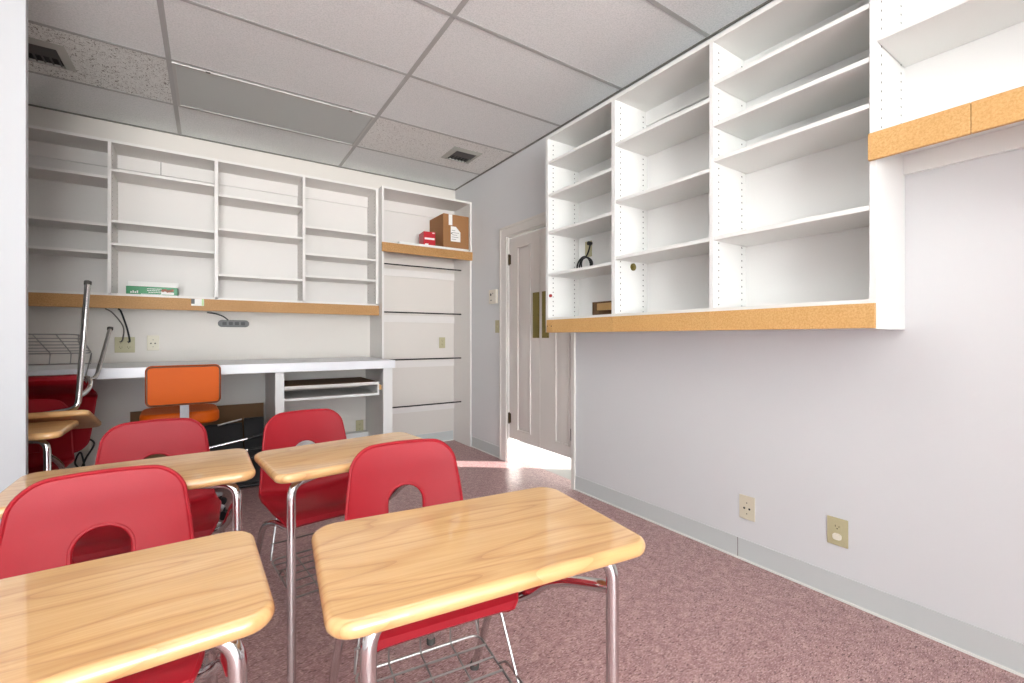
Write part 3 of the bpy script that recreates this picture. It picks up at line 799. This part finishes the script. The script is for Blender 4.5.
# ------------------------------------------------------------------ ceiling fixtures
def troffer(x0, x1, y0, y1, lit, label, mdiff):
    r = empty('ceiling_light', ((x0+x1)/2, (y0+y1)/2, ZC)); a, b = (x1-x0)/2-.014, (y1-y0)/2-.014
    m = MB(); t = .016
    for q in ((-a, a, -b, -b+t), (-a, a, b-t, b), (-a, -a+t, -b+t, b-t), (a-t, a, -b+t, b-t)): m.box(q[0], q[1], q[2], q[3], -.010, -.0005)
    m.build('frame', M['greyframe'], r)
    MB().box(-a+t, a-t, -b+t, b-t, -.006, -.002).build('diffuser', mdiff, r)
    tag(r, label, 'ceiling light'); return r
tr = troffer(-.2, 1.02, 3.30, 3.92, False, 'unlit grey ceiling light panel above the back counter', M['diff_off'])
m = MB()
for x in (-.42, .42): m.box(x-.012, x+.012, -.303, -.293, -.014, -.010)
m.build('latch', M['seam'], tr)
troffer(-.2, 1.02, .82, 1.44, True, 'lit ceiling light panel overhead, above the front centre desk', M['lamp'])
troffer(-1.42, -.2, -1.04, -.42, True, 'added lit ceiling light panel behind the viewpoint, nearer the left wall', M['lamp'])  # unseen fill lamp added on the left
troffer(-.2, 1.02, -1.04, -.42, True, 'added lit ceiling light panel just behind the viewpoint', M['lamp'])  # lamp added out of view to light the near end
troffer(-.2, 1.02, -3.52, -2.90, True, 'added lit ceiling light panel, out of view, at the window end of the room', M['lamp'])  # extra unseen lamp added to even out the room light
def vent(x0, x1, y0, y1, label):
    r = empty('ceiling_vent', ((x0+x1)/2, (y0+y1)/2, ZC)); a, b = (x1-x0)/2, (y1-y0)/2
    t = .04; m = MB()
    o = [(-a, -b), (a, -b), (a, b), (-a, b)]; i = [(-a+t, -b+t), (a-t, -b+t), (a-t, b-t), (-a+t, b-t)]
    A = [m.bm.verts.new((p[0], p[1], -.002)) for p in o]; B = [m.bm.verts.new((p[0], p[1], -.016)) for p in i]
    A0 = [m.bm.verts.new((p[0], p[1], -.0005)) for p in o]; B0 = [m.bm.verts.new((p[0], p[1], -.0005)) for p in i]
    for k in range(4):
        j = (k+1) % 4; m._f([A[k], A[j], B[j], B[k]]); m._f([A0[k], A0[j], A[j], A[k]]); m._f([B[k], B[j], B0[j], B0[k]]); m._f([A0[k], A0[j], B0[j], B0[k]])
    m.build('frame', M['vent_frame'], r)
    MB().box(-a+t, a-t, -b+t, b-t, -.002, -.001).build('throat', M['vent_dark'], r)
    l = MB(); n = 5
    for k in range(n):
        yy = -b+t+(k+.5)*(b-t)*1.15/n; l.prism([(yy-.008, -.003), (yy-.006, -.003), (yy+.010, -.013), (yy+.008, -.013)], -a+t, a-t, 'x')
    for k in range(6):
        xx = -a+t+(k+.5)*(2*a-2*t)/6; l.box(xx-.003, xx+.003, b-t-.085, b-t, -.012, -.003)
    l.build('louvres', M['strip'], r)
    tag(r, label, 'vent', 'ceiling air vents'); return r
vent(1.725, 2.00, 3.46, 3.745, 'square ceiling air vent near the back right corner')
vent(-.965, -.675, 3.475, 3.77, 'square ceiling air vent in the speckled tile at far left')

# ------------------------------------------------------------------ light, sky, camera
wd = D.worlds.new('World'); SC.world = wd; wd.use_nodes = True
bg = wd.node_tree.nodes['Background']; wn = wd.node_tree
# pale sky above the horizon, stronger glow added below it to brighten the ceiling
tcw = wn.nodes.new('ShaderNodeTexCoord'); sx = wn.nodes.new('ShaderNodeSeparateXYZ'); wn.links.new(tcw.outputs['Generated'], sx.inputs[0])
cr = wn.nodes.new('ShaderNodeValToRGB'); cr.color_ramp.elements[0].position = .0; cr.color_ramp.elements[1].position = .04
cr.color_ramp.elements[0].color = (.955, .975, .965, 1); cr.color_ramp.elements[1].color = (.30, .34, .37, 1)
wn.links.new(sx.outputs['Z'], cr.inputs['Fac']); wn.links.new(cr.outputs['Color'], bg.inputs['Color'])
bg.inputs['Strength'].default_value = 35.0
p = D.lights.new('window_portal', 'AREA'); p.shape = 'RECTANGLE'; p.size = WX1-WX0; p.size_y = WZ1-WZ0; p.cycles.is_portal = True
po = D.objects.new('window_portal', p); COL.objects.link(po); po.location = ((WX0+WX1)/2, YF-.1, (WZ0+WZ1)/2); po.rotation_euler = (PI/2, 0, 0)
p = D.lights.new('window_portal', 'AREA'); p.shape = 'RECTANGLE'; p.size = VZ1-VZ0; p.size_y = WY1-WY0; p.cycles.is_portal = True
po = D.objects.new('window_portal', p); COL.objects.link(po); po.location = (XL-.1, (WY0+WY1)/2, (VZ0+VZ1)/2); po.rotation_euler = (0, -PI/2, 0)
s = D.lights.new('sun', 'SUN'); s.energy = 26; s.angle = math.radians(.6); s.color = (1, .96, .92)
so = D.objects.new('sun', s); COL.objects.link(so)
el = math.radians(15); dv = Vector((-.8*math.cos(el), .6*math.cos(el), -math.sin(el)))
so.rotation_euler = dv.to_track_quat('-Z', 'Y').to_euler(); so.location = (6, -1, 4)

cam = D.cameras.new('camera'); co = D.objects.new('camera', cam); COL.objects.link(co)
cam.sensor_width = 36; cam.lens = 453/1024*36; cam.shift_y = -4/1024; cam.clip_start = .02
co.location = (0, 0, E); co.rotation_euler = (PI/2, 0, -math.atan(302/453))
SC.camera = co
vs = SC.view_settings; vs.view_transform = 'Standard'; vs.look = 'None'; vs.gamma = 1; vs.exposure = .10; vs.use_curve_mapping = False
